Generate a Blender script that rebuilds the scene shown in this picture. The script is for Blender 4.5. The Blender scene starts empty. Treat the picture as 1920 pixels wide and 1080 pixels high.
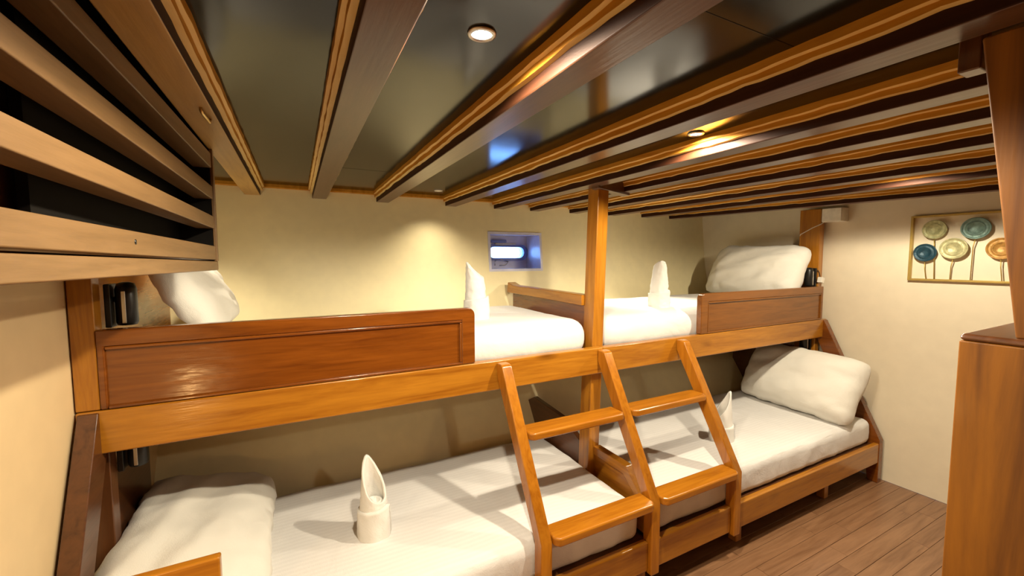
import bpy, bmesh, math, random
from mathutils import Vector, Matrix, noise

random.seed(7)
S = bpy.context.scene
COL = S.collection

# ------------------------------------------------------------------ camera, world, exposure
CAM_Z = 1.66
cam_data = bpy.data.cameras.new('camera')
cam_data.sensor_width = 36.0
cam_data.lens = 780.0 / 1920.0 * 36.0
cam_data.clip_start = 0.01
cam = bpy.data.objects.new('camera', cam_data)
COL.objects.link(cam)
VY = Vector((555 - 960, 485 - 540, 780)).normalized()
VX = Vector((2470 - 960, 481 - 540, 780))
VX = (VX - VY * VX.dot(VY)).normalized()
VZ = VX.cross(VY)
if VZ.y > 0:
    VZ = -VZ
R = Matrix((VX, VY, VZ))                      # world = R @ (right, down, forward)
right, down, fwd = R.col[0], R.col[1], R.col[2]
cam.matrix_world = Matrix(((right.x, -down.x, -fwd.x, 0), (right.y, -down.y, -fwd.y, 0),
                           (right.z, -down.z, -fwd.z, CAM_Z), (0, 0, 0, 1)))
S.camera = cam

world = bpy.data.worlds.new('daylight')
S.world = world
world.use_nodes = True
bg = world.node_tree.nodes['Background']
bg.inputs['Color'].default_value = (0.20, 0.44, 1.0, 1)
bg.inputs['Strength'].default_value = 7.0

S.view_settings.view_transform = 'Standard'
S.view_settings.look = 'None'
S.view_settings.gamma = 1.0
S.view_settings.use_curve_mapping = False
S.view_settings.exposure = 0.64

LIGHT_W = 72.0
LIGHT_COL = (1.0, 0.86, 0.64)
# downlights: x, y, watts, label (all on the ceiling panels)
DOWNLIGHTS = [
    (0.354, 0.816, LIGHT_W, 'round recessed downlight in the dark ceiling, biggest one, between second and third beams'),
    (1.332, 1.087, LIGHT_W, 'round recessed downlight showing as a flat bright oval near the middle of the ceiling'),
    (2.78, 1.05, LIGHT_W * 1.0, 'round recessed downlight hidden between the far beams before the white bulkhead'),
    (2.34, 2.35, LIGHT_W * 1.0, 'round recessed downlight hidden by beams above the right upper bunk', 0.021, True, 84),
    (0.90, -0.70, LIGHT_W * 0.25, 'round recessed downlight added behind the viewer as fill light'),  # extra lamp out of view, only adds fill
]

# ------------------------------------------------------------------ materials
def new_mat(name):
    m = bpy.data.materials.new(name)
    m.use_nodes = True
    nt = m.node_tree
    return m, nt, nt.nodes['Principled BSDF']

def ramp(nt, stops):
    r = nt.nodes.new('ShaderNodeValToRGB')
    els = r.color_ramp.elements
    els[0].position, els[0].color = stops[0][0], (*stops[0][1], 1)
    els[1].position, els[1].color = stops[-1][0], (*stops[-1][1], 1)
    for p, c in stops[1:-1]:
        e = els.new(p)
        e.color = (*c, 1)
    return r

def wood(name, dark, light, axis='x', rough=0.3, coat=0.35, scale=1.0, knots=0.0, bump=0.06, wavy=0.0):
    m, nt, p = new_mat(name)
    N, L = nt.nodes, nt.links
    tc = N.new('ShaderNodeTexCoord')
    oi = N.new('ShaderNodeObjectInfo')
    add = N.new('ShaderNodeVectorMath'); add.operation = 'ADD'
    mul = N.new('ShaderNodeVectorMath'); mul.operation = 'SCALE'
    comb = N.new('ShaderNodeCombineXYZ')
    for k in range(3):
        L.new(oi.outputs['Random'], comb.inputs[k])
    L.new(comb.outputs[0], mul.inputs[0]); mul.inputs['Scale'].default_value = 7.3
    L.new(tc.outputs['Object'], add.inputs[0]); L.new(mul.outputs[0], add.inputs[1])
    mp = N.new('ShaderNodeMapping')
    s = {'x': (1.1, 14, 14), 'y': (14, 1.1, 14), 'z': (14, 14, 1.1)}[axis]
    mp.inputs['Scale'].default_value = [v * scale for v in s]
    L.new(add.outputs[0], mp.inputs['Vector'])
    n1 = N.new('ShaderNodeTexNoise'); n1.inputs['Scale'].default_value = 1.6
    n1.inputs['Detail'].default_value = 7; n1.inputs['Roughness'].default_value = 0.62; n1.inputs['Distortion'].default_value = 0.9
    L.new(mp.outputs[0], n1.inputs['Vector'])
    n2 = N.new('ShaderNodeTexNoise'); n2.inputs['Scale'].default_value = 7; n2.inputs['Detail'].default_value = 4
    L.new(mp.outputs[0], n2.inputs['Vector'])
    mix = N.new('ShaderNodeMath'); mix.operation = 'MULTIPLY_ADD'
    L.new(n2.outputs['Fac'], mix.inputs[0]); mix.inputs[1].default_value = 0.28
    L.new(n1.outputs['Fac'], mix.inputs[2])
    r = ramp(nt, [(0.40, dark), (0.62, [(a + b) / 2 for a, b in zip(dark, light)]), (0.92, light)])
    L.new(mix.outputs[0], r.inputs['Fac'])
    col = r.outputs['Color']
    if knots > 0:
        mk = N.new('ShaderNodeMapping')
        mk.inputs['Scale'].default_value = {'x': (2.2, 5, 5), 'y': (5, 2.2, 5), 'z': (5, 5, 2.2)}[axis]
        L.new(add.outputs[0], mk.inputs['Vector'])
        vo = N.new('ShaderNodeTexVoronoi'); vo.inputs['Scale'].default_value = 0.9
        L.new(mk.outputs[0], vo.inputs['Vector'])
        kr = ramp(nt, [(0.02, (0.25, 0.2, 0.16)), (0.16, (1, 1, 1))])
        L.new(vo.outputs['Distance'], kr.inputs['Fac'])
        mm = N.new('ShaderNodeMix'); mm.data_type = 'RGBA'; mm.blend_type = 'MULTIPLY'
        mm.inputs['Factor'].default_value = knots
        L.new(col, mm.inputs['A']); L.new(kr.outputs['Color'], mm.inputs['B'])
        col = mm.outputs['Result']
    L.new(col, p.inputs['Base Color'])
    p.inputs['Roughness'].default_value = rough
    p.inputs['Coat Weight'].default_value = coat
    p.inputs['Coat Roughness'].default_value = 0.14
    bp = N.new('ShaderNodeBump'); bp.inputs['Strength'].default_value = bump; bp.inputs['Distance'].default_value = 0.01
    L.new(n2.outputs['Fac'], bp.inputs['Height'])
    if wavy:
        mw = N.new('ShaderNodeMapping'); mw.inputs['Scale'].default_value = {'x': (5, 16, 16), 'y': (16, 5, 16), 'z': (16, 16, 5)}[axis]
        L.new(add.outputs[0], mw.inputs['Vector'])
        nw = N.new('ShaderNodeTexNoise'); nw.inputs['Scale'].default_value = 1.0; nw.inputs['Detail'].default_value = 2.5
        L.new(mw.outputs[0], nw.inputs['Vector'])
        bw = N.new('ShaderNodeBump'); bw.inputs['Strength'].default_value = wavy; bw.inputs['Distance'].default_value = 0.02
        L.new(nw.outputs['Fac'], bw.inputs['Height']); L.new(bp.outputs[0], bw.inputs['Normal'])
        L.new(bw.outputs[0], p.inputs['Normal']); L.new(bw.outputs[0], p.inputs['Coat Normal'])
    else:
        L.new(bp.outputs[0], p.inputs['Normal'])
    return m

def plain(name, col, rough=0.5, metal=0.0, nscale=30.0, var=0.08, bump=0.05, spec=0.5, coat=0.0):
    m, nt, p = new_mat(name)
    N, L = nt.nodes, nt.links
    tc = N.new('ShaderNodeTexCoord')
    n = N.new('ShaderNodeTexNoise'); n.inputs['Scale'].default_value = nscale; n.inputs['Detail'].default_value = 5
    L.new(tc.outputs['Object'], n.inputs['Vector'])
    r = ramp(nt, [(0.3, [c * (1 - var) for c in col]), (0.7, [min(1, c * (1 + var)) for c in col])])
    L.new(n.outputs['Fac'], r.inputs['Fac'])
    L.new(r.outputs['Color'], p.inputs['Base Color'])
    p.inputs['Roughness'].default_value = rough
    p.inputs['Metallic'].default_value = metal
    p.inputs['Specular IOR Level'].default_value = spec
    p.inputs['Coat Weight'].default_value = coat
    if bump:
        b = N.new('ShaderNodeBump'); b.inputs['Strength'].default_value = bump; b.inputs['Distance'].default_value = 0.01
        L.new(n.outputs['Fac'], b.inputs['Height']); L.new(b.outputs[0], p.inputs['Normal'])
    return m

def fabric(name, col, stripe=0.0):
    m, nt, p = new_mat(name)
    N, L = nt.nodes, nt.links
    tc = N.new('ShaderNodeTexCoord')
    n = N.new('ShaderNodeTexNoise'); n.inputs['Scale'].default_value = 5; n.inputs['Detail'].default_value = 6
    n.inputs['Distortion'].default_value = 0.6
    L.new(tc.outputs['Object'], n.inputs['Vector'])
    n2 = N.new('ShaderNodeTexNoise'); n2.inputs['Scale'].default_value = 260; n2.inputs['Detail'].default_value = 2
    L.new(tc.outputs['Object'], n2.inputs['Vector'])
    if stripe:
        w = N.new('ShaderNodeTexWave'); w.wave_type = 'BANDS'; w.bands_direction = 'Y'
        w.inputs['Scale'].default_value = 13; w.inputs['Distortion'].default_value = 0.4
        L.new(tc.outputs['Object'], w.inputs['Vector'])
        r = ramp(nt, [(0.35, [c * (1 - stripe) for c in col]), (0.65, col)])
        L.new(w.outputs['Fac'], r.inputs['Fac'])
        L.new(r.outputs['Color'], p.inputs['Base Color'])
    else:
        p.inputs['Base Color'].default_value = (*col, 1)
    p.inputs['Roughness'].default_value = 0.85
    p.inputs['Specular IOR Level'].default_value = 0.2
    p.inputs['Sheen Weight'].default_value = 0.15
    ma = N.new('ShaderNodeMath'); ma.operation = 'MULTIPLY_ADD'
    L.new(n2.outputs['Fac'], ma.inputs[0]); ma.inputs[1].default_value = 0.08
    L.new(n.outputs['Fac'], ma.inputs[2])
    b = N.new('ShaderNodeBump'); b.inputs['Strength'].default_value = 0.35; b.inputs['Distance'].default_value = 0.03
    L.new(ma.outputs[0], b.inputs['Height']); L.new(b.outputs[0], p.inputs['Normal'])
    return m

def emitter(name, col, strength):
    m, nt, p = new_mat(name)
    p.inputs['Base Color'].default_value = (0.9, 0.9, 0.9, 1)
    p.inputs['Emission Color'].default_value = (*col, 1)
    p.inputs['Emission Strength'].default_value = strength
    return m

RAIL_D, RAIL_L = (0.24, 0.072, 0.004), (0.52, 0.22, 0.018)
RED_D, RED_L = (0.10, 0.022, 0.002), (0.24, 0.068, 0.006)
M = {}
for ax in 'xyz':
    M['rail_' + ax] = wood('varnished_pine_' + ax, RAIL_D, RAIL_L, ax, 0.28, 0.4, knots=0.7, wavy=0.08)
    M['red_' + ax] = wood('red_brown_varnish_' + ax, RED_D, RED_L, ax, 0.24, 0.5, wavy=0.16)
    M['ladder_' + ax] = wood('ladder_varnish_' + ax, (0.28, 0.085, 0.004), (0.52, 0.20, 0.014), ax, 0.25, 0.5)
    M['dark_' + ax] = wood('dark_and_shaded_wood_' + ax, (0.06, 0.020, 0.006), (0.14, 0.048, 0.014), ax, 0.3, 0.4)  # dark wood; on a few parts it stands in for shade
    M['slat_' + ax] = wood('pale_slat_' + ax, (0.13, 0.070, 0.024), (0.22, 0.124, 0.050), ax, 0.45, 0.1, scale=1.5)
for ax in 'xz':
    M['mid_' + ax] = wood('brown_varnish_' + ax, (0.12, 0.036, 0.004), (0.25, 0.085, 0.009), ax, 0.28, 0.4)
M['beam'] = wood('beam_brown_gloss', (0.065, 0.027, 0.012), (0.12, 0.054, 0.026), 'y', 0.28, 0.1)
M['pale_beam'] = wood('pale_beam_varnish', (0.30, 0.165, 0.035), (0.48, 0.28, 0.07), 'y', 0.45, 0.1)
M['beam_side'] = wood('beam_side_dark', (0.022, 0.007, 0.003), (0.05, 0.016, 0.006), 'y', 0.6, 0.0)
M['trim'] = wood('ceiling_strip_orange', (0.40, 0.15, 0.010), (0.64, 0.31, 0.04), 'y', 0.55, 0.0)
M['trim'].node_tree.nodes['Principled BSDF'].inputs['Specular IOR Level'].default_value = 0.1
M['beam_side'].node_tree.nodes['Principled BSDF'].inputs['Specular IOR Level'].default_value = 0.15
M['beam'].node_tree.nodes['Principled BSDF'].inputs['IOR'].default_value = 1.5
M['raw_edge'] = wood('raw_cut_edge', (0.68, 0.42, 0.11), (0.88, 0.66, 0.28), 'y', 0.6, 0.0)
M['partition'] = wood('partition_varnish', (0.09, 0.026, 0.002), (0.36, 0.13, 0.006), 'z', 0.5, 0.04, scale=0.55, knots=0.95)
M['floor'] = wood('floor_plank_brown', (0.15, 0.066, 0.028), (0.34, 0.18, 0.09), 'x', 0.36, 0.2, knots=0.4)
M['ceil'] = plain('ceiling_dark_gloss', (0.010, 0.009, 0.004), 0.13, nscale=2.2, var=0.15, bump=0.03)
M['ceil'].node_tree.nodes['Principled BSDF'].inputs['IOR'].default_value = 1.37
M['cream_left'] = plain('cream_warm_light', (0.78, 0.60, 0.34), 0.5, nscale=10, var=0.03, bump=0.05)  # cream paint with the left wall's warm light put into its colour
M['cream'] = plain('cream_wall_paint', (0.86, 0.76, 0.46), 0.45, nscale=14, var=0.03, bump=0.06)
M['cream_right'] = plain('bulkhead_paint', (0.80, 0.72, 0.55), 0.5, nscale=10, var=0.03, bump=0.05)
M['sheet'] = fabric('white_cotton', (0.76, 0.755, 0.74))
M['stripe'] = fabric('white_sateen_stripe', (0.78, 0.77, 0.755), 0.04)
M['pillow'] = fabric('pillow_cotton', (0.77, 0.75, 0.68))
M['towel'] = fabric('white_towelling', (0.78, 0.77, 0.73))
M['black'] = plain('black_plastic', (0.012, 0.011, 0.010), 0.35, bump=0.0)
M['void'] = plain('black_backing', (0.006, 0.005, 0.004), 0.8, bump=0.0, spec=0.1)
M['steel'] = plain('brushed_steel', (0.62, 0.60, 0.56), 0.3, metal=1.0, bump=0.02)
M['brass'] = plain('brass', (0.72, 0.50, 0.20), 0.3, metal=1.0, bump=0.02)
M['white'] = plain('white_plastic', (0.80, 0.77, 0.68), 0.4, bump=0.0)
M['gold'] = plain('gold_painted_metal', (0.50, 0.36, 0.10), 0.4, metal=0.6, bump=0.02)
M['recess'] = plain('porthole_recess_white', (0.60, 0.60, 0.74), 0.25, nscale=9, var=0.12, bump=0.08)
M['lens'] = emitter('downlight_lens', (1.0, 0.93, 0.82), 12.0)
M['dimlens'] = plain('unlit_lens', (0.85, 0.8, 0.66), 0.3)
M['blueframe'] = plain('blue_grey_metal', (0.16, 0.20, 0.42), 0.3, metal=0.3)
gm, gnt, gp = new_mat('clear_glass')
gp.inputs['Base Color'].default_value = (0.9, 0.95, 1, 1)
gp.inputs['Transmission Weight'].default_value = 1.0
gp.inputs['Roughness'].default_value = 0.0
gp.inputs['IOR'].default_value = 1.1
M['glass'] = gm

# ------------------------------------------------------------------ helpers
def origin_of(o):
    v = Vector((0, 0, 0))
    while o is not None:
        v += o.location
        o = o.parent
    return v

def tag(o, label=None, cat=None, group=None, kind=None):
    if label: o['label'] = label
    if cat: o['category'] = cat
    if group: o['group'] = group
    if kind: o['kind'] = kind
    return o

def empty(name, loc, label=None, cat=None, group=None, kind=None):
    o = bpy.data.objects.new(name, None)
    o.location = loc
    o.empty_display_size = 0.05
    COL.objects.link(o)
    return tag(o, label, cat, group, kind)

def obj(name, verts, faces, mat, parent=None, smooth=False, bevel=0.0, seg=2, loc=None, sub=0):
    """verts in world space; the origin goes to the parent's origin (or to loc)."""
    base = origin_of(parent) if parent is not None else Vector(loc or (0, 0, 0))
    me = bpy.data.meshes.new(name)
    me.from_pydata([tuple(Vector(v) - base) for v in verts], [], faces)
    bm = bmesh.new(); bm.from_mesh(me)
    bmesh.ops.recalc_face_normals(bm, faces=bm.faces)
    bm.to_mesh(me); bm.free()
    me.materials.append(M[mat] if isinstance(mat, str) else mat)
    o = bpy.data.objects.new(name, me)
    if parent is not None:
        o.parent = parent
    else:
        o.location = base
    COL.objects.link(o)
    if smooth:
        me.polygons.foreach_set('use_smooth', [True] * len(me.polygons))
    if bevel:
        b = o.modifiers.new('bevel', 'BEVEL')
        b.width = bevel; b.segments = seg; b.limit_method = 'ANGLE'; b.angle_limit = math.radians(35)
        me.polygons.foreach_set('use_smooth', [True] * len(me.polygons))
        b.harden_normals = True
    if sub:
        s = o.modifiers.new('sub', 'SUBSURF'); s.levels = sub; s.render_levels = sub
    return o

HEX = [(0, 1, 2, 3), (4, 7, 6, 5), (0, 4, 5, 1), (1, 5, 6, 2), (2, 6, 7, 3), (3, 7, 4, 0)]
def box(name, x0, x1, y0, y1, z0, z1, mat, parent=None, bevel=0.003, **k):
    v = [(x0, y0, z0), (x1, y0, z0), (x1, y1, z0), (x0, y1, z0), (x0, y0, z1), (x1, y0, z1), (x1, y1, z1), (x0, y1, z1)]
    return obj(name, v, HEX, mat, parent, bevel=bevel, **k)

def prism(name, poly, axis, a, b, mat, parent=None, bevel=0.003, **k):
    """poly: 2D outline; axis 'x': (y,z) outline extruded over x in [a,b]; 'y': (x,z); 'z': (x,y)."""
    def P(q, t):
        return {'x': (t, q[0], q[1]), 'y': (q[0], t, q[1]), 'z': (q[0], q[1], t)}[axis]
    n = len(poly)
    v = [P(q, a) for q in poly] + [P(q, b) for q in poly]
    f = [tuple(range(n)), tuple(range(2 * n - 1, n - 1, -1))] + [(i, (i + 1) % n, n + (i + 1) % n, n + i) for i in range(n)]
    return obj(name, v, f, mat, parent, bevel=bevel, **k)

def frame_of(d):
    d = Vector(d).normalized()
    u = Vector((0, 0, 1)) if abs(d.z) < 0.9 else Vector((1, 0, 0))
    a = d.cross(u).normalized()
    return a, a.cross(d).normalized()

def tube(name, pts, r, mat, parent=None, n=10, **k):
    pts = [Vector(p) for p in pts]
    v, f = [], []
    for i, p in enumerate(pts):
        d = pts[min(i + 1, len(pts) - 1)] - pts[max(i - 1, 0)]
        a, b = frame_of(d)
        rr = r[i] if isinstance(r, (list, tuple)) else r
        for j in range(n):
            t = 2 * math.pi * j / n
            v.append(p + a * (rr * math.cos(t)) + b * (rr * math.sin(t)))
    for i in range(len(pts) - 1):
        for j in range(n):
            f.append((i * n + j, i * n + (j + 1) % n, (i + 1) * n + (j + 1) % n, (i + 1) * n + j))
    f.append(tuple(range(n))); f.append(tuple(range(len(pts) * n - 1, (len(pts) - 1) * n - 1, -1)))
    return obj(name, v, f, mat, parent, smooth=True, **k)

def lathe(name, prof, c, mat, parent=None, n=28, ax='z', cap=True, **k):
    """prof: list of (r, h) along the axis from centre c."""
    v, f = [], []
    for (r, h) in prof:
        for j in range(n):
            t = 2 * math.pi * j / n
            q = (r * math.cos(t), r * math.sin(t), h)
            if ax == 'x': q = (h, q[0], q[1])
            if ax == 'y': q = (q[0], h, q[1])
            v.append((c[0] + q[0], c[1] + q[1], c[2] + q[2]))
    m = len(prof)
    for i in range(m - 1):
        for j in range(n):
            f.append((i * n + j, i * n + (j + 1) % n, (i + 1) * n + (j + 1) % n, (i + 1) * n + j))
    if cap:
        f.append(tuple(range(n))); f.append(tuple(range(m * n - 1, (m - 1) * n - 1, -1)))
    return obj(name, v, f, mat, parent, smooth=True, **k)

def fbm(p, s, seed=0.0):
    q = Vector(p) * s + Vector((seed, seed * 1.7, -seed))
    return noise.noise(q) + 0.5 * noise.noise(q * 2.1) + 0.25 * noise.noise(q * 4.3)

# ------------------------------------------------------------------ the setting
XL, XR, YF, ZC = -0.65, 3.84, -1.35, 2.12
HULL_K = [(0.0, 2.39), (0.35, 2.41), (0.55, 2.47), (0.63, 2.60), (0.85, 2.70), (1.05, 2.80), (1.3, 2.905),
        (1.575, 2.985), (1.85, 3.00), (2.16, 3.035)]
WX0, WX1, WZ0, WZ1, WY = 1.36, 1.81, 1.575, 1.85, 3.22

def hull_y(z):
    def lin(q):
        for (z0, y0), (z1, y1) in zip(HULL_K, HULL_K[1:]):
            if q <= z1:
                return y0 + (y1 - y0) * max(0, q - z0) / (z1 - z0)
        return HULL_K[-1][1]
    return sum(lin(z + d) for d in (-0.15, -0.1, -0.05, 0, 0.05, 0.1, 0.15)) / 7
HULL = [(z, hull_y(z)) for z in (0.0, 0.15, 0.3, 0.4, 0.5, 0.6, 0.7, 0.8, 0.9, 1.0, 1.1, 1.2, 1.3, 1.4, 1.5, WZ0, 1.65, 1.75, WZ1, 1.95, 2.05, 2.16)]

# hull wall with the porthole opening left out
xs = [XL - 0.05, 0.0, 0.68, WX0, WX1, 2.5, 3.2, XR + 0.05]
v, f = [], []
for (z, y) in HULL:
    for x in xs:
        v.append((x, y, z))
nx = len(xs)
for i in range(len(HULL) - 1):
    for j in range(nx - 1):
        if WZ0 <= HULL[i][0] < WZ1 - 1e-6 and xs[j] == WX0:
            continue
        f.append((i * nx + j, i * nx + j + 1, (i + 1) * nx + j + 1, (i + 1) * nx + j))
hw = obj('wall_back', v, f, 'cream', loc=(0, 3.0, 0), smooth=True)
tag(hw, 'cream painted hull wall behind the bunks with a small porthole', kind='structure')

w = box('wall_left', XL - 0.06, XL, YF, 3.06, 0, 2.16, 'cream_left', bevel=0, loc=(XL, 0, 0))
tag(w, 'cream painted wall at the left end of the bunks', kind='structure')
w = box('wall_right', XR, XR + 0.06, YF, 3.06, 0, 2.16, 'cream_right', bevel=0, loc=(XR, 0, 0))
tag(w, 'cream painted bulkhead at the far right end with wall art', kind='structure')
w = box('wall_front', XL - 0.06, XR + 0.06, YF - 0.06, YF, 0, 2.16, 'mid_x', bevel=0, loc=(0, YF, 0))
tag(w, 'brown wooden wall behind the viewer', kind='structure')

# floor: base and single planks
fl = box('floor', XL - 0.06, XR + 0.06, YF - 0.06, 3.05, -0.06, -0.012, 'void', bevel=0, loc=(0, 0, 0))
tag(fl, 'brown plank floor of the aisle', kind='structure')
pitch = 0.0915
y = 0.918 - 12 * pitch
row = 0
me_cache = {}
while y < 1.62:
    x = -0.6 - random.random() * 0.8 if row % 2 else -1.0 - random.random() * 0.6
    if y < 0.3:
        spans = [(XL, XR)]
    else:
        spans = []
        x = XL
        first = True
        while x < XR - 0.01:
            ln = random.uniform(0.35, 1.0) if first else random.choice((0.8, 1.0, 1.2))
            first = False
            x2 = min(XR, x + ln)
            if XR - x2 < 0.2: x2 = XR
            spans.append((x, x2)); x = x2
    for (a, b) in spans:
        dz = random.uniform(-0.0015, 0.0)
        box('floor_plank', a + 0.001, b - 0.001, y + 0.0007, y + pitch - 0.0007, -0.012, dz, 'floor', fl, bevel=0.0015)
    y += pitch
    row += 1
box('floor_plank', XL, XR, YF, 0.918 - 12 * pitch, -0.012, -0.001, 'floor', fl, bevel=0)
box('floor_plank', XL, XR, y, 2.38, -0.012, -0.001, 'floor', fl, bevel=0)

# ceiling: slab, panels, beams with ragged side strips
cl = box('ceiling', XL - 0.06, XR + 0.06, YF, 3.12, ZC + 0.012, ZC + 0.05, 'void', bevel=0, loc=(0, 0, ZC))
tag(cl, 'dark glossy ceiling panels crossed by brown beams with orange strips', kind='structure')
BW = 0.085
BEAMS = [(-0.266, -0.266), (0.107, 0.107), (0.508, 0.508), (1.005, 1.005), (1.405, 1.405), (1.735, 1.735), (2.13, 2.13),
         (2.56, 2.56), (2.97, 2.97), (3.35, 3.63)]
edges = [XL - 0.04] + [b[0] + BW / 2 for b in BEAMS[:-1]] + [3.47, XR + 0.04]
CUTS = [[-0.4], [-0.3], [2.305], [0.555], [-0.3], [-0.2], [-0.3], [-0.1], [-0.3], [-0.2], [-0.3]]
for i in range(len(edges) - 1):
    ys = [YF] + CUTS[i] + [3.08]
    for a, b in zip(ys, ys[1:]):
        box('ceiling_panel', edges[i] + 0.001, edges[i + 1] - 0.001, a + (0.0015 if i == 2 else 0.0004), b - (0.0015 if i == 2 else 0.0004), ZC, ZC + 0.012, 'ceil', cl, bevel=0.001)

def ragged_strip(parent, xa, xb, side, seed):
    """orange strip on a beam's side: xa at y=YF, xb at the hull; lower edge ragged."""
    n = 110
    th = 0.013
    v, f = [], []
    for i in range(n + 1):
        t = i / n
        yy = YF + (3.03 - YF) * t
        xx = xa + (xb - xa) * t
        rag = 0.0045 * fbm((yy, seed, 0), 9, seed) + 0.002 * fbm((yy, 0, seed), 34, seed)
        zb = ZC - 0.040 + rag
        r2 = 0.003 * fbm((yy, 3, seed), 14, seed + 3)
        zm = ZC - 0.022 + r2
        o = side * (th + 0.002 * fbm((yy, seed, 9), 20, seed))
        o2 = side * (th * 1.7 + 0.002 * fbm((yy, seed, 5), 17, seed))
        v += [(xx, yy, ZC), (xx, yy, zb), (xx + o, yy, zb + 0.002), (xx + o, yy, zm), (xx + o2, yy, zm + 0.003), (xx + o2, yy, ZC)]
    for i in range(n):
        for j in range(6):
            f.append((i * 6 + j, i * 6 + (j + 1) % 6, i * 6 + 6 + (j + 1) % 6, i * 6 + 6 + j))
    f += [tuple(range(6)), tuple(range(n * 6 + 5, n * 6 - 1, -1))]
    o = obj('side_strip', v, f, 'trim', parent)
    o.data.materials.append(M['raw_edge'])
    o.data.polygons.foreach_set('material_index', [1 if (k < 6 * n and k % 6 in (1, 3)) else 0 for k in range(6 * n + 2)])
    return o

for i, (xe, xs_) in enumerate(BEAMS):        # left edge at the hull end, at y = 0.9
    slope = (xs_ - xe) / (2.98 - 0.9)
    xa = xe + slope * (2.98 - YF)
    xb = xe - slope * 0.05
    yb = 3.035
    vv = [(xa, YF, ZC - 0.07), (xa + BW, YF, ZC - 0.07), (xb + BW, yb, ZC - 0.07), (xb, yb, ZC - 0.07),
          (xa, YF, ZC), (xa + BW, YF, ZC), (xb + BW, yb, ZC), (xb, yb, ZC)]
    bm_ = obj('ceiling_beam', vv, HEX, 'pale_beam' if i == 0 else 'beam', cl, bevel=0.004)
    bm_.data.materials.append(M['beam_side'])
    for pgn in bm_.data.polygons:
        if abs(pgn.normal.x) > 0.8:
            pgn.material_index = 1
    ragged_strip(bm_, xa, xb, -1, i * 3.1)
    ragged_strip(bm_, xa + BW, xb + BW, 1, i * 3.1 + 1.5)
# short blocking between the fifth and sixth beams at the middle post
prism('beam_blocking', [(1.46, 1.80), (1.80, 1.93), (1.80, 1.99), (1.46, 1.86)], 'z', ZC - 0.085, ZC, 'dark_x', cl, bevel=0.003)

t = box('trim_1', XL, XR, 2.995, 3.04, ZC - 0.022, ZC + 0.004, 'trim', bevel=0.004, loc=(0, 3.0, ZC))
tag(t, 'thin orange wooden strip between hull wall and ceiling', kind='structure')

# porthole: recess, panel with a slot, ring, glass, catches
win = empty('window_1', (WX0, 3.0, WZ0), 'small recessed porthole with bright oblong pane in the hull wall', kind='structure')
yw0 = 2.985
def quad(name, a, b, c, d, mat, parent):
    return obj(name, [a, b, c, d], [(0, 1, 2, 3)], mat, parent)
y0b, y0t = hull_y(WZ0), hull_y(WZ1)
for nm, x in (('reveal_side', WX0), ('reveal_side', WX1)):
    s = -1 if x == WX0 else 1
    a = [(y0b - 0.004, WZ0), (WY, WZ0), (WY, WZ1), (y0t - 0.004, WZ1)]
    prism(nm, a, 'x', x, x + s * 0.02, 'recess', win, bevel=0)
box('reveal_bottom', WX0 - 0.02, WX1 + 0.02, y0b - 0.004, WY + 0.02, WZ0 - 0.02, WZ0, 'recess', win, bevel=0)
box('reveal_top', WX0 - 0.02, WX1 + 0.02, y0t - 0.004, WY + 0.02, WZ1, WZ1 + 0.02, 'recess', win, bevel=0)
# back panel with an oblong hole
OC, OW, OH = (1.607, 1.709), 0.168, 0.047          # centre x,z, half width, half height
WXB0 = 1.40
def oblong(s, n=10, cx=OC[0], cz=OC[1], hw_=OW, hh=OH):
    pts = []
    r = hh * s
    dx = hw_ - hh
    for k in range(n + 1):
        t = -math.pi / 2 + math.pi * k / n
        pts.append((cx + dx + r * math.cos(t), cz + r * math.sin(t)))
    for k in range(n + 1):
        t = math.pi / 2 + math.pi * k / n
        pts.append((cx - dx + r * math.cos(t), cz + r * math.sin(t)))
    return pts
inner = oblong(1.0)
outer = []
for (px, pz) in inner:
    dx, dz = px - OC[0], pz - OC[1]
    kx = ((WX1 + 0.02 - OC[0]) if dx > 0 else (OC[0] - WX0 + 0.02)) / max(abs(dx), 1e-6)
    kz = ((WZ1 + 0.02 - OC[1]) if dz > 0 else (OC[1] - WZ0 + 0.02)) / max(abs(dz), 1e-6)
    k = min(kx, kz)
    outer.append((OC[0] + dx * k, OC[1] + dz * k))
n = len(inner)
v = [(p[0], WY, p[1]) for p in inner] + [(p[0], WY, p[1]) for p in outer] + [(p[0], WY + 0.06, p[1]) for p in inner]
f = [(i, (i + 1) % n, n + (i + 1) % n, n + i) for i in range(n)] + [(i, (i + 1) % n, 2 * n + (i + 1) % n, 2 * n + i) for i in range(n)]
obj('back_panel', v, f, 'recess', win)
o1, o2 = oblong(1.42, hw_=OW + 0.02), oblong(1.0)
v = [(p[0], WY - 0.022, p[1]) for p in o2] + [(p[0], WY - 0.022, p[1]) for p in o1] + [(p[0], WY, p[1]) for p in o1] + [(p[0], WY, p[1]) for p in o2]
f = []
for ring in range(4):
    for i in range(n):
        f.append((ring * n + i, ring * n + (i + 1) % n, ((ring + 1) % 4) * n + (i + 1) % n, ((ring + 1) % 4) * n + i))
obj('pane_ring', v, f, 'blueframe', win)
for (xa, xb, za, zb) in ((WX0 - 0.02, WX1 + 0.02, OC[1] + 0.058, WZ1 + 0.02), (WX0 - 0.02, WX1 + 0.02, WZ0 - 0.02, OC[1] - 0.058),
                         (OC[0] + OW + 0.008, WX1 + 0.02, OC[1] - 0.058, OC[1] + 0.058), (WX0 - 0.02, OC[0] - OW - 0.008, OC[1] - 0.058, OC[1] + 0.058)):
    box('back_plate', xa, xb, WY - 0.002, WY + 0.05, za, zb, 'recess', win, bevel=0)
prism('pane', oblong(0.99), 'y', WY + 0.02, WY + 0.026, 'glass', win, bevel=0)
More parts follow.
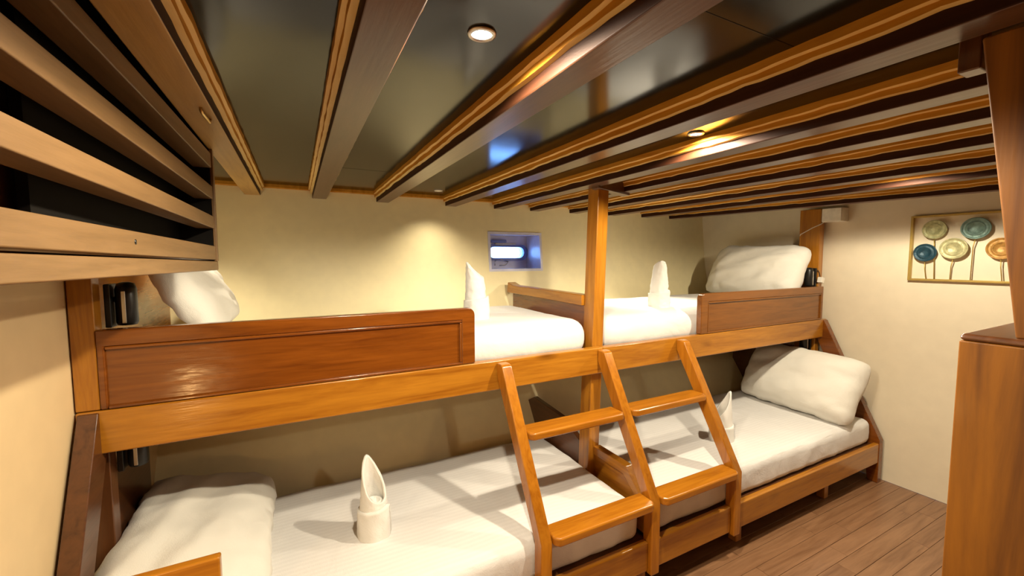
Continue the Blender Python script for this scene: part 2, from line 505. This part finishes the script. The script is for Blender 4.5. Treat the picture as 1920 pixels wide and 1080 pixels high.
box('catch', 1.46, 1.60, WY - 0.035, WY, 1.79, 1.815, 'blueframe', win, bevel=0.006)
box('catch', 1.50, 1.70, WY - 0.02, WY, 1.775, 1.79, 'steel', win, bevel=0.004)
tube('latch_wire', [(1.50, WY - 0.01, 1.60), (1.50, WY - 0.01, 1.64), (1.55, WY - 0.02, 1.65), (1.62, WY - 0.02, 1.63), (1.60, WY - 0.02, 1.605), (1.54, WY - 0.02, 1.60)], 0.004, 'steel', win)

# ------------------------------------------------------------------ downlights
def downlight(x, y, watts, label, r=0.021, lit=True, cone=168):
    d = empty('downlight', (x, y, ZC), label, 'downlight', 'recessed ceiling downlights')
    lathe('bezel', [(r * 1.0, -0.0015), (r * 1.05, -0.006), (r * 1.35, -0.005), (r * 1.45, 0.0), (r * 1.0, 0.0)], (x, y, ZC), 'steel' if lit else 'white', d, cap=False)
    lathe('lens', [(r * 1.0, -0.002), (r * 0.5, -0.003), (0.0005, -0.003)], (x, y, ZC), 'lens' if lit else 'dimlens', d)
    if watts:
        ld = bpy.data.lights.new('lamp', 'SPOT')
        ld.spot_size = math.radians(cone); ld.spot_blend = 0.3 if cone > 140 else 1.0
        ld.shadow_soft_size = 0.03
        ld.energy = watts
        ld.color = LIGHT_COL
        lo = bpy.data.objects.new('lamp', ld)
        COL.objects.link(lo)
        lo.parent = d
        lo.location = (0, 0, -0.012)
    return d
for a in DOWNLIGHTS:
    downlight(*a)
downlight(0.874, 2.771, LIGHT_W * 0.19, 'tiny white ceiling light close to the hull wall', r=0.020, lit=False, cone=116)
downlight(-0.46, 2.62, LIGHT_W * 0.30, 'tiny white ceiling light hidden behind the slatted screen at the left', r=0.020, lit=False, cone=84)

# ------------------------------------------------------------------ bunk bed
YU = 1.795                                             # front of the upper rail
bb = empty('bunk_bed', (1.5, 1.8, 0), 'long varnished wooden bunk bed frame with ladders standing along the hull wall', 'bunk bed')
obj('post', [(1.425, 1.843, 0), (1.50, 1.843, 0), (1.50, 1.935, 0), (1.425, 1.935, 0),
             (1.492, 1.843, ZC - 0.07), (1.567, 1.843, ZC - 0.07), (1.567, 1.935, ZC - 0.07), (1.492, 1.935, ZC - 0.07)], HEX, 'rail_z', bb, bevel=0.005)
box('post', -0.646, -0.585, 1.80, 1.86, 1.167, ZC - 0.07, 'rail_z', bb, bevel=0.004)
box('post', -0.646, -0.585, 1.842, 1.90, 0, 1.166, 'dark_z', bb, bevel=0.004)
box('post', 3.735, 3.795, 1.843, 2.0, 0, ZC - 0.07, 'rail_z', bb, bevel=0.005)
box('upper_rail', -0.646, 1.50, YU, YU + 0.045, 1.02, 1.165, 'rail_x', bb, bevel=0.006)
box('upper_rail', 1.50, 3.80, YU, YU + 0.045, 1.02, 1.165, 'rail_x', bb, bevel=0.006)
for x0, x1 in ((-0.60, 0.842), (0.898, 1.457), (1.513, 2.072), (2.128, 3.80)):
    box('lower_rail', x0, x1, 1.392, 1.428, 0.15, 0.297, 'rail_x', bb, bevel=0.008)
# guard panels: frame, recessed field, beads
def guard(x0, x1, stile_left):
    z0, z1, tr, sw, r = 1.167, 1.43, 0.055, 0.065, 0.035
    if stile_left:
        P = [(x1, z0), (x1, z1)] + [(x0 + r - r * math.sin(k * math.pi / 12), z1 - r + r * math.cos(k * math.pi / 12)) for k in range(7)] + \
            [(x0, z0), (x0 + sw, z0), (x0 + sw, z1 - tr), (x1 - 0.03, z1 - tr), (x1 - 0.03, z0)]
        fx0, fx1 = x0 + sw, x1 - 0.03
    else:
        P = [(x0, z0), (x0, z1)] + [(x1 - r + r * math.sin(k * math.pi / 12), z1 - r + r * math.cos(k * math.pi / 12)) for k in range(7)] + \
            [(x1, z0), (x1 - sw, z0), (x1 - sw, z1 - tr), (x0 + 0.02, z1 - tr), (x0 + 0.02, z0)]
        fx0, fx1 = x0 + 0.02, x1 - sw
    mat = 'rail' if stile_left else 'red'
    if stile_left: mat = 'mid'
    g = prism('guard_panel', P, 'y', YU + 0.002, YU + 0.040, mat + '_x', bb, bevel=0.005)
    box('panel_field', fx0 - 0.002, fx1 + 0.002, YU + 0.012, YU + 0.03, z0, z1 - tr + 0.002, mat + '_x', g, bevel=0)
    b = 0.011
    box('bead', fx0, fx1, YU + 0.001, YU + 0.013, z1 - tr - b, z1 - tr, mat + '_x', g, bevel=0.004)
    box('bead', fx0, fx1, YU + 0.001, YU + 0.013, z0, z0 + b, mat + '_x', g, bevel=0.004)
    xx = fx0 if stile_left else fx1 - b
    box('bead', xx, xx + b, YU + 0.001, YU + 0.013, z0 + b, z1 - tr - b, mat + '_z', g, bevel=0.004)
guard(-0.585, 0.735, False)
guard(2.30, 3.735, True)
g = box('guard_panel', -0.585, -0.222, 1.385, 1.415, 0.30, 0.812, 'rail_x', bb, bevel=0.006)
# bed bases
box('bed_base', -0.64, 1.47, 1.842, 2.80, 1.09, 1.117, 'dark_x', bb)
box('bed_base', 1.53, 3.80, 1.842, 2.80, 1.09, 1.117, 'dark_x', bb)
box('bed_base', -0.60, 1.47, 1.43, 2.36, 0.255, 0.287, 'dark_x', bb)
box('bed_base', 1.51, 3.80, 1.43, 2.36, 0.255, 0.287, 'dark_x', bb)
# dividers between head-to-foot berths
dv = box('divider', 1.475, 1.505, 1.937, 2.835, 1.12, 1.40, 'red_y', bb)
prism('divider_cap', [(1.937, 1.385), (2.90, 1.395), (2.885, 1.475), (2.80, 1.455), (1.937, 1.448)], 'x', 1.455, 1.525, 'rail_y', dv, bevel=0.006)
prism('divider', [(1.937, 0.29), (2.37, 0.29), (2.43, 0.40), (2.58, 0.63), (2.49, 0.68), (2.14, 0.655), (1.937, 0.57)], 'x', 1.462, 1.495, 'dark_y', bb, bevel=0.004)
dv2 = prism('divider', [(1.43, 0.29), (1.842, 0.29), (1.842, 0.565), (1.60, 0.565), (1.47, 0.44), (1.43, 0.40)], 'x', 1.490, 1.512, 'rail_y', bb, bevel=0.004)
prism('divider_cap', [(1.842, 0.535), (1.842, 0.585), (1.58, 0.585), (1.46, 0.46), (1.46, 0.41), (1.60, 0.535)], 'x', 1.478, 1.524, 'rail_y', dv2, bevel=0.004)
# headboards
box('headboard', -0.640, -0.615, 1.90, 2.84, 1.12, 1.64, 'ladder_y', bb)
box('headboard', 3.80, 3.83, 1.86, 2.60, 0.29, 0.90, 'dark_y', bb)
box('headboard', -0.640, -0.615, 1.90, 2.36, 0.29, 0.88, 'dark_y', bb)  # lower left headboard: dark colour stands in for the shadow there
# sloping end braces and lower corner legs
for xa, xb, mt in ((-0.640, -0.588, 'dark_y'), (3.745, 3.80, 'red_y')):  # left brace coloured dark to stand for the shade it sits in
    prism('brace', [(1.388, 0.0), (1.388, 0.32), (1.79, 1.16), (1.842, 1.16), (1.842, 1.02), (1.50, 0.30), (1.45, 0.0)], 'x', xa, xb, mt, bb, bevel=0.004)
for x in (0.72, 1.485, 2.25, 3.2):
    box('leg', x - 0.025, x + 0.025, 1.46, 1.51, 0, 0.255, 'rail_z', bb)
# ladders share the middle stile
ld = empty('ladder', (1.485, 1.4, 0.13)); ld.parent = bb; ld.location = Vector((1.485, 1.4, 0.13)) - bb.location
for x in (0.870, 1.485, 2.100):
    prism('stile', [(1.372, 0.135), (1.372, 0.492), (1.735, 1.150), (1.752, 1.157), (1.793, 1.157), (1.793, 1.095), (1.432, 0.478), (1.432, 0.135)],
          'x', x - 0.027, x + 0.027, 'ladder_z', ld, bevel=0.007)
for x0, x1 in ((0.899, 1.456), (1.514, 2.071)):
    prism('rung', [(x0 + 0.02, 1.345), (x1 - 0.02, 1.345), (x1 + 0.0, 1.365), (x1, 1.455), (x0, 1.455), (x0, 1.365)], 'z', 0.478, 0.518, 'ladder_x', ld, bevel=0.010, seg=3)
    prism('rung', [(x0 + 0.02, 1.555), (x1 - 0.02, 1.555), (x1 + 0.0, 1.575), (x1, 1.672), (x0, 1.672), (x0, 1.575)], 'z', 0.842, 0.879, 'ladder_x', ld, bevel=0.010, seg=3)

# ------------------------------------------------------------------ mattresses
def coords(a, b, r, n):
    c = [a, a + r * 0.12, a + r * 0.35, a + r * 0.7, a + r]
    c += [a + r + (b - a - 2 * r) * k / n for k in range(1, n)]
    return c + [b - r, b - r * 0.7, b - r * 0.35, b - r * 0.12, b]

def mattress(x0, x1, y0, y1, z0, z1, r, label, mat, seed, wr=0.004, sag=0.0):
    X, Y, Z = coords(x0, x1, r, 48), coords(y0, y1, r, 24), coords(z0, z1, r * 0.9, 2)
    vid, v, f = {}, [], []
    def vert(i, j, k):
        key = (i, j, k)
        if key not in vid:
            p = Vector((X[i], Y[j], Z[k]))
            c = Vector((min(max(p.x, x0 + r), x1 - r), min(max(p.y, y0 + r), y1 - r), min(max(p.z, z0 + r * .9), z1 - r * .9)))
            d = p - c
            if d.length > 1e-9:
                m = max(abs(d.x) / r, abs(d.y) / r, abs(d.z) / (r * .9))
                p = c + d.normalized() * (m * r)
            top = max(0.0, (p.z - z0) / (z1 - z0))
            u, w_ = (p.x - x0) / (x1 - x0), (p.y - y0) / (y1 - y0)
            crown = 0.012 * (1 - (2 * u - 1) ** 4) * (1 - (2 * w_ - 1) ** 4)
            p.z += top * (crown + wr * fbm(p, 3.5, seed) + wr * 0.5 * fbm((p.x * 0.5, p.y * 2.2, 0), 7, seed + 2))
            if j == 0 or k < len(Z) - 3:
                p.y += (wr * 1.2 * fbm((p.x, 0, p.z), 9, seed)) * (1 if w_ < .5 else 0.3)
            vid[key] = len(v); v.append(p)
        return vid[key]
    a, b, c = len(X) - 1, len(Y) - 1, len(Z) - 1
    for i in range(a):
        for j in range(b):
            f.append((vert(i, j, c), vert(i + 1, j, c), vert(i + 1, j + 1, c), vert(i, j + 1, c)))
            f.append((vert(i, j, 0), vert(i, j + 1, 0), vert(i + 1, j + 1, 0), vert(i + 1, j, 0)))
        for k in range(c):
            f.append((vert(i, 0, k), vert(i + 1, 0, k), vert(i + 1, 0, k + 1), vert(i, 0, k + 1)))
            f.append((vert(i, b, k), vert(i, b, k + 1), vert(i + 1, b, k + 1), vert(i + 1, b, k)))
    for j in range(b):
        for k in range(c):
            f.append((vert(0, j, k), vert(0, j, k + 1), vert(0, j + 1, k + 1), vert(0, j + 1, k)))
            f.append((vert(a, j, k), vert(a, j + 1, k), vert(a, j + 1, k + 1), vert(a, j, k + 1)))
    o = obj('mattress', v, f, mat, smooth=True, loc=((x0 + x1) / 2, (y0 + y1) / 2, z0))
    return tag(o, label, 'mattress', 'white bunk mattresses')
mattress(-0.575, 1.452, 1.846, 2.745, 1.118, 1.308, 0.09, 'white sheeted mattress on the upper bunk behind the long red-brown guard', 'sheet', 1.0)
mattress(1.548, 3.728, 1.846, 2.745, 1.118, 1.308, 0.09, 'white sheeted mattress on the upper bunk behind the short brown guard', 'sheet', 5.0)
mattress(-0.578, 1.448, 1.435, 2.365, 0.288, 0.460, 0.05, 'white sheeted mattress on the lower bunk left of the middle post', 'stripe', 9.0, wr=0.006)
mattress(1.528, 3.735, 1.435, 2.365, 0.288, 0.460, 0.05, 'white sheeted mattress on the lower bunk beside the bare floor', 'stripe', 13.0, wr=0.006)

# ------------------------------------------------------------------ pillows
def pillow(label, centre, ax_u, ax_v, lu, lv, th, seed, wr=0.010, hem=True, pinch=0.05):
    """ax_u: long direction, ax_v: short direction; thickness along their cross product."""
    U = Vector(ax_u).normalized(); V_ = Vector(ax_v); V_ = (V_ - U * V_.dot(U)).normalized(); W = U.cross(V_)
    C = Vector(centre)
    nu, nv = 46, 32
    v, f = [], []
    idx = {}
    for side in (1, -1):
        for i in range(nu + 1):
            for j in range(nv + 1):
                u, w_ = -1 + 2 * i / nu, -1 + 2 * j / nv
                edge = i in (0, nu) or j in (0, nv)
                if edge and side == -1:
                    idx[(side, i, j)] = idx[(1, i, j)]
                    continue
                t = (max(0, 1 - abs(u) ** 3) ** 0.5) * (max(0, 1 - abs(w_) ** 3) ** 0.5)
                cr = 1 - 0.10 * (abs(u) * abs(w_)) ** 5
                pu = cr * u * lu / 2 * (1 - pinch * (1 - w_ * w_) * abs(u) ** 3)
                pv = cr * w_ * lv / 2 * (1 - pinch * (1 - u * u) * abs(w_) ** 3)
                hgt = side * th / 2 * t
                p = C + U * pu + V_ * pv + W * hgt
                amp = wr * (0.35 + 0.9 * (1 - t))
                p += W * (amp * fbm(p, 7, seed)) + V_ * (amp * 0.5 * fbm(p, 11, seed + 4))
                ridge = math.sin(u * 5 + w_ * 9 + seed + 2.5 * noise.noise(p * 5))
                p += W * (side * wr * (0.3 * ridge + 0.45 * abs(noise.noise(Vector((u * 1.5 + seed, w_ * 4 + u * 2, seed))))) * t)
                idx[(side, i, j)] = len(v); v.append(p)
    for side in (1, -1):
        for i in range(nu):
            for j in range(nv):
                q = [idx[(side, i, j)], idx[(side, i + 1, j)], idx[(side, i + 1, j + 1)], idx[(side, i, j + 1)]]
                f.append(tuple(q if side == 1 else reversed(q)))
    o = obj('pillow', v, f, 'pillow', smooth=True, loc=centre)
    tag(o, label, 'pillow', 'white bunk pillows')
    if hem:
        hv, hf = [], []
        for j in range(nv + 1):
            w_ = -1 + 2 * j / nv
            for k, ext in enumerate((0.0, 0.02, 0.045)):
                pv = w_ * lv / 2 * (1 - 0.02 * k)
                wob = 0.016 * fbm((w_ * 2, k * 0.7, seed), 2.2, seed) * k
                for s in (1, -1):
                    hv.append(C - U * (lu / 2 - 0.012 + ext) + V_ * pv + W * (wob + s * (0.010 if 0 < j < nv else 0.003)))
        for j in range(nv):
            for k in range(2):
                for s in (0, 1):
                    a = (j * 3 + k) * 2 + s
                    hf.append((a, a + 2, a + 8, a + 6))
        for j in range(nv):
            a = (j * 3 + 2) * 2
            hf.append((a, a + 1, a + 7, a + 6))
        obj('pillowcase_hem', hv, hf, 'pillow', o, smooth=True)
    return o
pillow('white pillow leaning on the right bulkhead on the upper bunk', (3.52, 2.235, 1.535), (0.0, 1, 0.02), (0.42, 0.0, 0.80), 0.83, 0.50, 0.27, 2.0, wr=0.022, hem=False)
pillow('plump cream pillow leaning on the bulkhead on the lower bunk', (3.50, 1.82, 0.705), (0.03, 1, 0.02), (0.48, 0, 0.80), 0.86, 0.52, 0.31, 6.0, wr=0.022, hem=False)
pillow('white pillow lying at the head of the lower bunk near the left wall', (-0.365, 1.94, 0.592), (0, 1, 0.0), (-0.95, 0, 0.24), 0.88, 0.52, 0.20, 11.0, wr=0.022, hem=False)
pillow('white pillow standing against the headboard of the upper bunk under the slatted screen', (-0.43, 2.50, 1.505), (0, 1, 0), (-0.50, 0.0, 0.80), 0.62, 0.44, 0.20, 15.0, wr=0.018, hem=False)

# ------------------------------------------------------------------ rolled towels
def towel(label, x, y, z, h, r, face, seed, low=0.47, taper=0.55, wrinkle=0.02):
    """standing rolled towel, oblique hood opening towards angle `face`."""
    root = empty('rolled_towel', (x, y, z), label, 'towel', 'rolled towels standing on the beds')
    n, m = 40, 30
    def ring(hh, thr, rr):
        s = rr * (1 - taper * max(0, hh / h - 0.12) ** 1.7)
        return s * (1 + 0.06 * fbm((math.cos(thr), math.sin(thr), hh * 9), 2.0, seed) + wrinkle * fbm((math.cos(thr) * 1.3, math.sin(thr) * 1.3, hh * 26 + thr * 0.5), 2.2, seed + 7))
    def rim(th):
        c = (1 + math.cos(th - face - math.pi)) / 2
        return h * (low + (1 - low) * c ** 1.15)
    cx, cy = math.cos(face + math.pi) * r * 0.25, math.sin(face + math.pi) * r * 0.25
    v, f = [], []
    for shell, off in ((0, 0.0), (1, 0.011)):
        for i in range(m + 1):
            for j in range(n):
                th = 2 * math.pi * j / n
                hh = rim(th) * i / m
                rr = max(0.004, ring(hh, th, r) - off * (1 if i > 0 else 1))
                k = (hh / h) ** 2
                v.append((x + rr * math.cos(th) + cx * k, y + rr * math.sin(th) + cy * k, z + hh + (0.0 if shell == 0 else -0.004 * (i == m))))
    N = (m + 1) * n
    for i in range(m):
        for j in range(n):
            a, b = i * n + j, i * n + (j + 1) % n
            f.append((a, b, b + n, a + n))
            f.append((N + a, N + a + n, N + b + n, N + b))
    for j in range(n):
        a, b = m * n + j, m * n + (j + 1) % n
        f.append((a, b, N + b, N + a))
    obj('hood', v, f, 'towel', root, smooth=True)
    # lower wrap with its slanting hem
    v, f = [], []
    mm = 14
    for shell, off in ((0, 0.009), (1, -0.002)):
        for i in range(mm + 1):
            for j in range(n + 1):
                th = face + 0.5 + 2 * math.pi * j / n
                top = h * (0.30 + 0.12 * j / n)
                hh = top * i / mm
                rr = ring(hh, th, r) + off * (1.0 + 0.5 * j / n)
                v.append((x + rr * math.cos(th), y + rr * math.sin(th), z + hh))
    N = (mm + 1) * (n + 1)
    for i in range(mm):
        for j in range(n):
            a = i * (n + 1) + j
            f.append((a, a + 1, a + n + 2, a + n + 1))
            f.append((N + a, N + a + n + 1, N + a + n + 2, N + a + 1))
    for j in range(n):
        a = mm * (n + 1) + j
        f.append((a, a + 1, N + a + 1, N + a))
    for i in range(mm):
        for e in (0, n):
            a = i * (n + 1) + e
            f.append((a, a + n + 1, N + a + n + 1, N + a))
    obj('wrap', v, f, 'towel', root, smooth=True)
    # inner roll seen in the hood
    lathe('inner_roll', [(r * 0.70, 0.0), (r * 0.68, h * 0.40), (r * 0.62, h * 0.44), (r * 0.5, h * 0.455), (r * 0.42, h * 0.44), (r * 0.36, h * 0.40), (r * 0.24, h * 0.40), (r * 0.20, h * 0.47), (r * 0.1, h * 0.48), (0.003, h * 0.45)],
          (x + cx * 0.3, y + cy * 0.3, z), 'towel', root, n=20)
    return root
towel('white rolled towel standing alone in the middle of the lower left mattress', 0.262, 1.80, 0.468, 0.345, 0.060, math.radians(-62), 1.0)
towel('white rolled towel on the upper mattress at the end of the long guard', 0.875, 2.12, 1.316, 0.325, 0.060, math.radians(-30), 4.0, low=0.74, taper=0.42, wrinkle=0.07)
towel('brightly lit white rolled towel on the right upper mattress', 2.20, 2.06, 1.316, 0.325, 0.062, math.radians(60), 8.0, low=0.80, taper=0.52, wrinkle=0.09)
towel('white rolled towel half hidden behind the right ladder stile', 2.43, 1.72, 0.468, 0.33, 0.062, math.radians(150), 12.0)

# ------------------------------------------------------------------ reading lamps
def reading_lamp(label, x, y, z, s, watts=0, col=LIGHT_COL):
    """s: +1 lamp reaches towards +x from the left end, -1 from the right end."""
    r = empty('reading_lamp', (x, y, z), label, 'reading lamp', 'black reading lamps at the bunk heads')
    xa, xb = sorted((x, x + s * 0.018))
    box('mounting_plate', xa, xb, y - 0.035, y + 0.035, z - 0.075, z + 0.075, 'black', r, bevel=0.004)
    lathe('lamp_body', [(0.026, -0.07), (0.030, -0.06), (0.030, 0.055), (0.024, 0.075), (0.010, 0.08)], (x + s * 0.050, y, z), 'black', r, n=20)
    tube('arm', [(x + s * 0.016, y, z + 0.02), (x + s * 0.03, y, z + 0.02)], 0.010, 'black', r)
    box('chrome_strip', x + s * 0.050 - 0.006, x + s * 0.050 + 0.006, y - 0.034, y - 0.029, z - 0.062, z + 0.05, 'steel', r, bevel=0.002)['label'] = 'chrome strip'
    if watts:
        q = bpy.data.lights.new('lamp', 'SPOT')
        q.energy = watts; q.color = col; q.spot_size = math.radians(140); q.spot_blend = 0.6; q.shadow_soft_size = 0.02
        qo = bpy.data.objects.new('lamp', q); COL.objects.link(qo); qo.parent = r
        qo.location = (s * 0.095, 0.02, 0.03)
        qo.rotation_euler = Vector((-s * 0.9, -0.45, 0.25)).to_track_quat('Z', 'Y').to_euler()
    return r
reading_lamp('black reading lamp beside the left post on the upper bunk', -0.584, 1.915, 1.50, 1, 1.2)
reading_lamp('black reading lamp added out of view on the left wall, lit for the guard glare', XL, 0.75, 0.92, 1, 5.0, (1.0, 0.58, 0.22))  # added lamp, puts a warm glare on the long guard and left wall
reading_lamp('black reading lamp under the upper rail at the left end', -0.584, 1.93, 0.985, 1)
reading_lamp('black reading lamp by the white plug on the upper bunk', 3.734, 1.885, 1.50, -1)
reading_lamp('black reading lamp under the upper rail at the right end', 3.734, 1.90, 0.98, -1)

pl = empty('power_plug', (3.735, 1.835, 1.47), 'small white plug hanging tilted on the right post beside the lamp', 'plug')
prism('plug_body', [(3.715, 1.462), (3.75, 1.452), (3.765, 1.495), (3.728, 1.505)], 'y', 1.805, 1.842, 'white', pl, bevel=0.004)
tube('plug_cord', [(3.74, 1.83, 1.505), (3.735, 1.836, 1.54), (3.72, 1.84, 1.56)], 0.003, 'black', pl)

# ------------------------------------------------------------------ junction box on the bulkhead
jb = empty('junction_box', (XR, 1.82, 1.94), 'white square junction box under the ceiling beside the right post', 'junction box')
box('box_body', 3.74, XR, 1.70, 1.840, 1.940, 2.048, 'white', jb, bevel=0.006)
box('lid', 3.732, 3.74, 1.703, 1.837, 1.943, 2.046, 'white', jb, bevel=0.004)
tube('cable', [(3.77, 1.836, 1.945), (3.728, 1.838, 1.925), (3.732, 1.90, 1.90), (3.732, 1.99, 1.85), (3.76, 2.01, 1.80)], 0.0035, 'white', jb, n=8)

# ------------------------------------------------------------------ wall art
wa = empty('wall_art', (3.82, 1.0, 1.72), 'gold wire wall sculpture of coloured discs on stems hanging on the bulkhead', 'wall art')
A0, A1, B0, B1, AX = 1.317, 0.58, 1.50, 1.945, 3.81
for nm, y0, y1, z0, z1 in (('frame_side', A0 - 0.014, A0, B0, B1), ('frame_side', A1, A1 + 0.014, B0, B1),
                           ('frame_rail', A1 + 0.014, A0 - 0.014, B0, B0 + 0.014), ('frame_rail', A1 + 0.014, A0 - 0.014, B1 - 0.014, B1)):
    box(nm, AX, XR - 0.002, y0, y1, z0, z1, 'gold', wa, bevel=0.002)
DISC = [(1.191, 1.846, 0.062, 'pale_green', (0.42, 0.43, 0.22)), (0.998, 1.842, 0.068, 'teal', (0.15, 0.25, 0.22)),
        (1.231, 1.692, 0.060, 'navy', (0.012, 0.055, 0.085)), (1.092, 1.717, 0.068, 'sage', (0.46, 0.45, 0.24)),
        (0.885, 1.713, 0.066, 'ochre', (0.42, 0.22, 0.05)), (0.735, 1.80, 0.068, 'teal', None), (0.70, 1.66, 0.05, 'sage', None)]
for i, (yy, zz, rr, cn, cc) in enumerate(DISC):
    key = 'disc_' + cn
    if key not in M:
        M[key] = plain(key, cc, 0.45, metal=0.25, nscale=60, var=0.25, bump=0.3)
    hx = AX - 0.004 - 0.006 * (i % 2)
    d = lathe('disc', [(rr, 0.0), (rr, 0.006), (rr * 0.93, 0.007), (rr * 0.90, 0.003), (rr * 0.62, 0.0025), (rr * 0.60, 0.0045), (rr * 0.55, 0.0045), (rr * 0.53, 0.002), (0.002, 0.002)],
              (hx, yy, zz), key, wa, n=36, ax='x')
    for vv in d.data.vertices:                      # dish faces the room (towards -x)
        vv.co.x = (hx - 3.82) * 2 - vv.co.x
    d.data.flip_normals()
    ye = yy + (0.012 if i % 2 else -0.010)
    tube('stem', [(hx + 0.004, yy, zz - rr), (AX + 0.004, (yy + ye) / 2 + 0.004, zz - rr - 0.05), (AX + 0.006, ye, B0 + 0.012)], 0.0028, 'gold', wa, n=8)

# ------------------------------------------------------------------ slatted screen under the first beam
sc_ = empty('slatted_screen', (-0.28, 0.6, 1.63), 'pale wooden slatted screen hanging from the ceiling at the left of the aisle', 'screen')
YS0, YS1 = -1.30, 1.83
SX = -0.256
SK, YN = 0.0246, 0.65                  # the screen is a little out of true: measured edges at its far end and at y = 0.65
def slat(zb, zt, zbn, ztn, depth, y0=YS0, y1=YS1, proud=0.0):
    def zz(a, b, y): return a + (b - a) * (YS1 - y) / (YS1 - YN)
    v = []
    for zf, zn in ((zb, zbn), (zt, ztn)):
        for (fx, yy) in ((-depth, y0), (proud, y0), (proud, y1), (-depth, y1)):
            v.append((SX + fx - SK * (YS1 - yy), yy, zz(zf, zn, yy)))
    return obj('slat', v, HEX, 'slat_y', sc_, bevel=0.003)
slat(1.619, 1.651, 1.632, 1.667, 0.022, y1=YS1 + 0.012, proud=0.004)
sl = slat(1.656, 1.706, 1.673, 1.718, 0.055)
lathe('screw', [(0.005, -0.002), (0.005, 0.001), (0.001, 0.0015)], (SX - SK * 0.775, 1.055, 1.693), 'black', sl, n=12, ax='x')
slat(1.768, 1.812, 1.784, 1.825, 0.055)
slat(1.872, 1.918, 1.896, 1.938, 0.055)
slat(1.982, 2.034, 2.012, 2.050, 0.055, y1=0.696)
slat(1.982, 2.034, 2.012, 2.050, 0.055, y0=0.699)
box('end_strip', SX - 0.006, SX + 0.004, YS1 + 0.001, YS1 + 0.030, 1.651, ZC - 0.07, 'slat_z', sc_, bevel=0.002)
box('end_board', -0.41, SX - 0.007, YS1 - 0.004, YS1 + 0.028, 1.651, ZC - 0.002, 'void', sc_, bevel=0)
box('backing_board', -0.372, -0.358, 0.91, YS1 - 0.005, 1.651, ZC - 0.002, 'void', sc_, bevel=0)
box('backing_board', -0.402, -0.388, YS0, 1.0, 1.651, ZC - 0.002, 'dark_y', sc_, bevel=0)
hk = tube('hook', [(-0.205, 1.35, 2.052), (-0.205, 1.35, 2.043), (-0.204, 1.36, 2.039), (-0.200, 1.44, 2.039), (-0.199, 1.45, 2.043), (-0.199, 1.45, 2.052)], 0.0040, 'brass', sc_, n=10)
hk['label'] = 'small brass hook'

# ------------------------------------------------------------------ wooden partition at the right edge
pt = empty('partition', (1.3, 0.1, 0), 'big dark orange wooden end block with a leaning post at the right edge', 'partition')
P = [(1.1, 0.30), (1.60, 0.30), (1.60, -0.25), (1.1, -0.25)]
prism('end_panel', P, 'z', 0, 1.505, 'partition', pt, bevel=0.003, seg=2)
box('dark_top', 1.1, 1.60, -0.25, 0.300, 1.505, 1.518, 'dark_x', pt, bevel=0.009, seg=3)  # thin dark layer, stands in for the dim reflection on the block's top
vv = [(1.115, 0.165, 1.517), (1.18, 0.165, 1.517), (1.18, 0.235, 1.517), (1.115, 0.235, 1.517),
      (1.10, 0.245, ZC - 0.07), (1.165, 0.245, ZC - 0.07), (1.165, 0.300, ZC - 0.07), (1.10, 0.300, ZC - 0.07)]
obj('leaning_post', vv, HEX, 'partition', pt, bevel=0.004)
box('cleat', 1.12, 1.165, 0.304, 0.335, 2.005, ZC - 0.02, 'dark_z', pt, bevel=0.003)
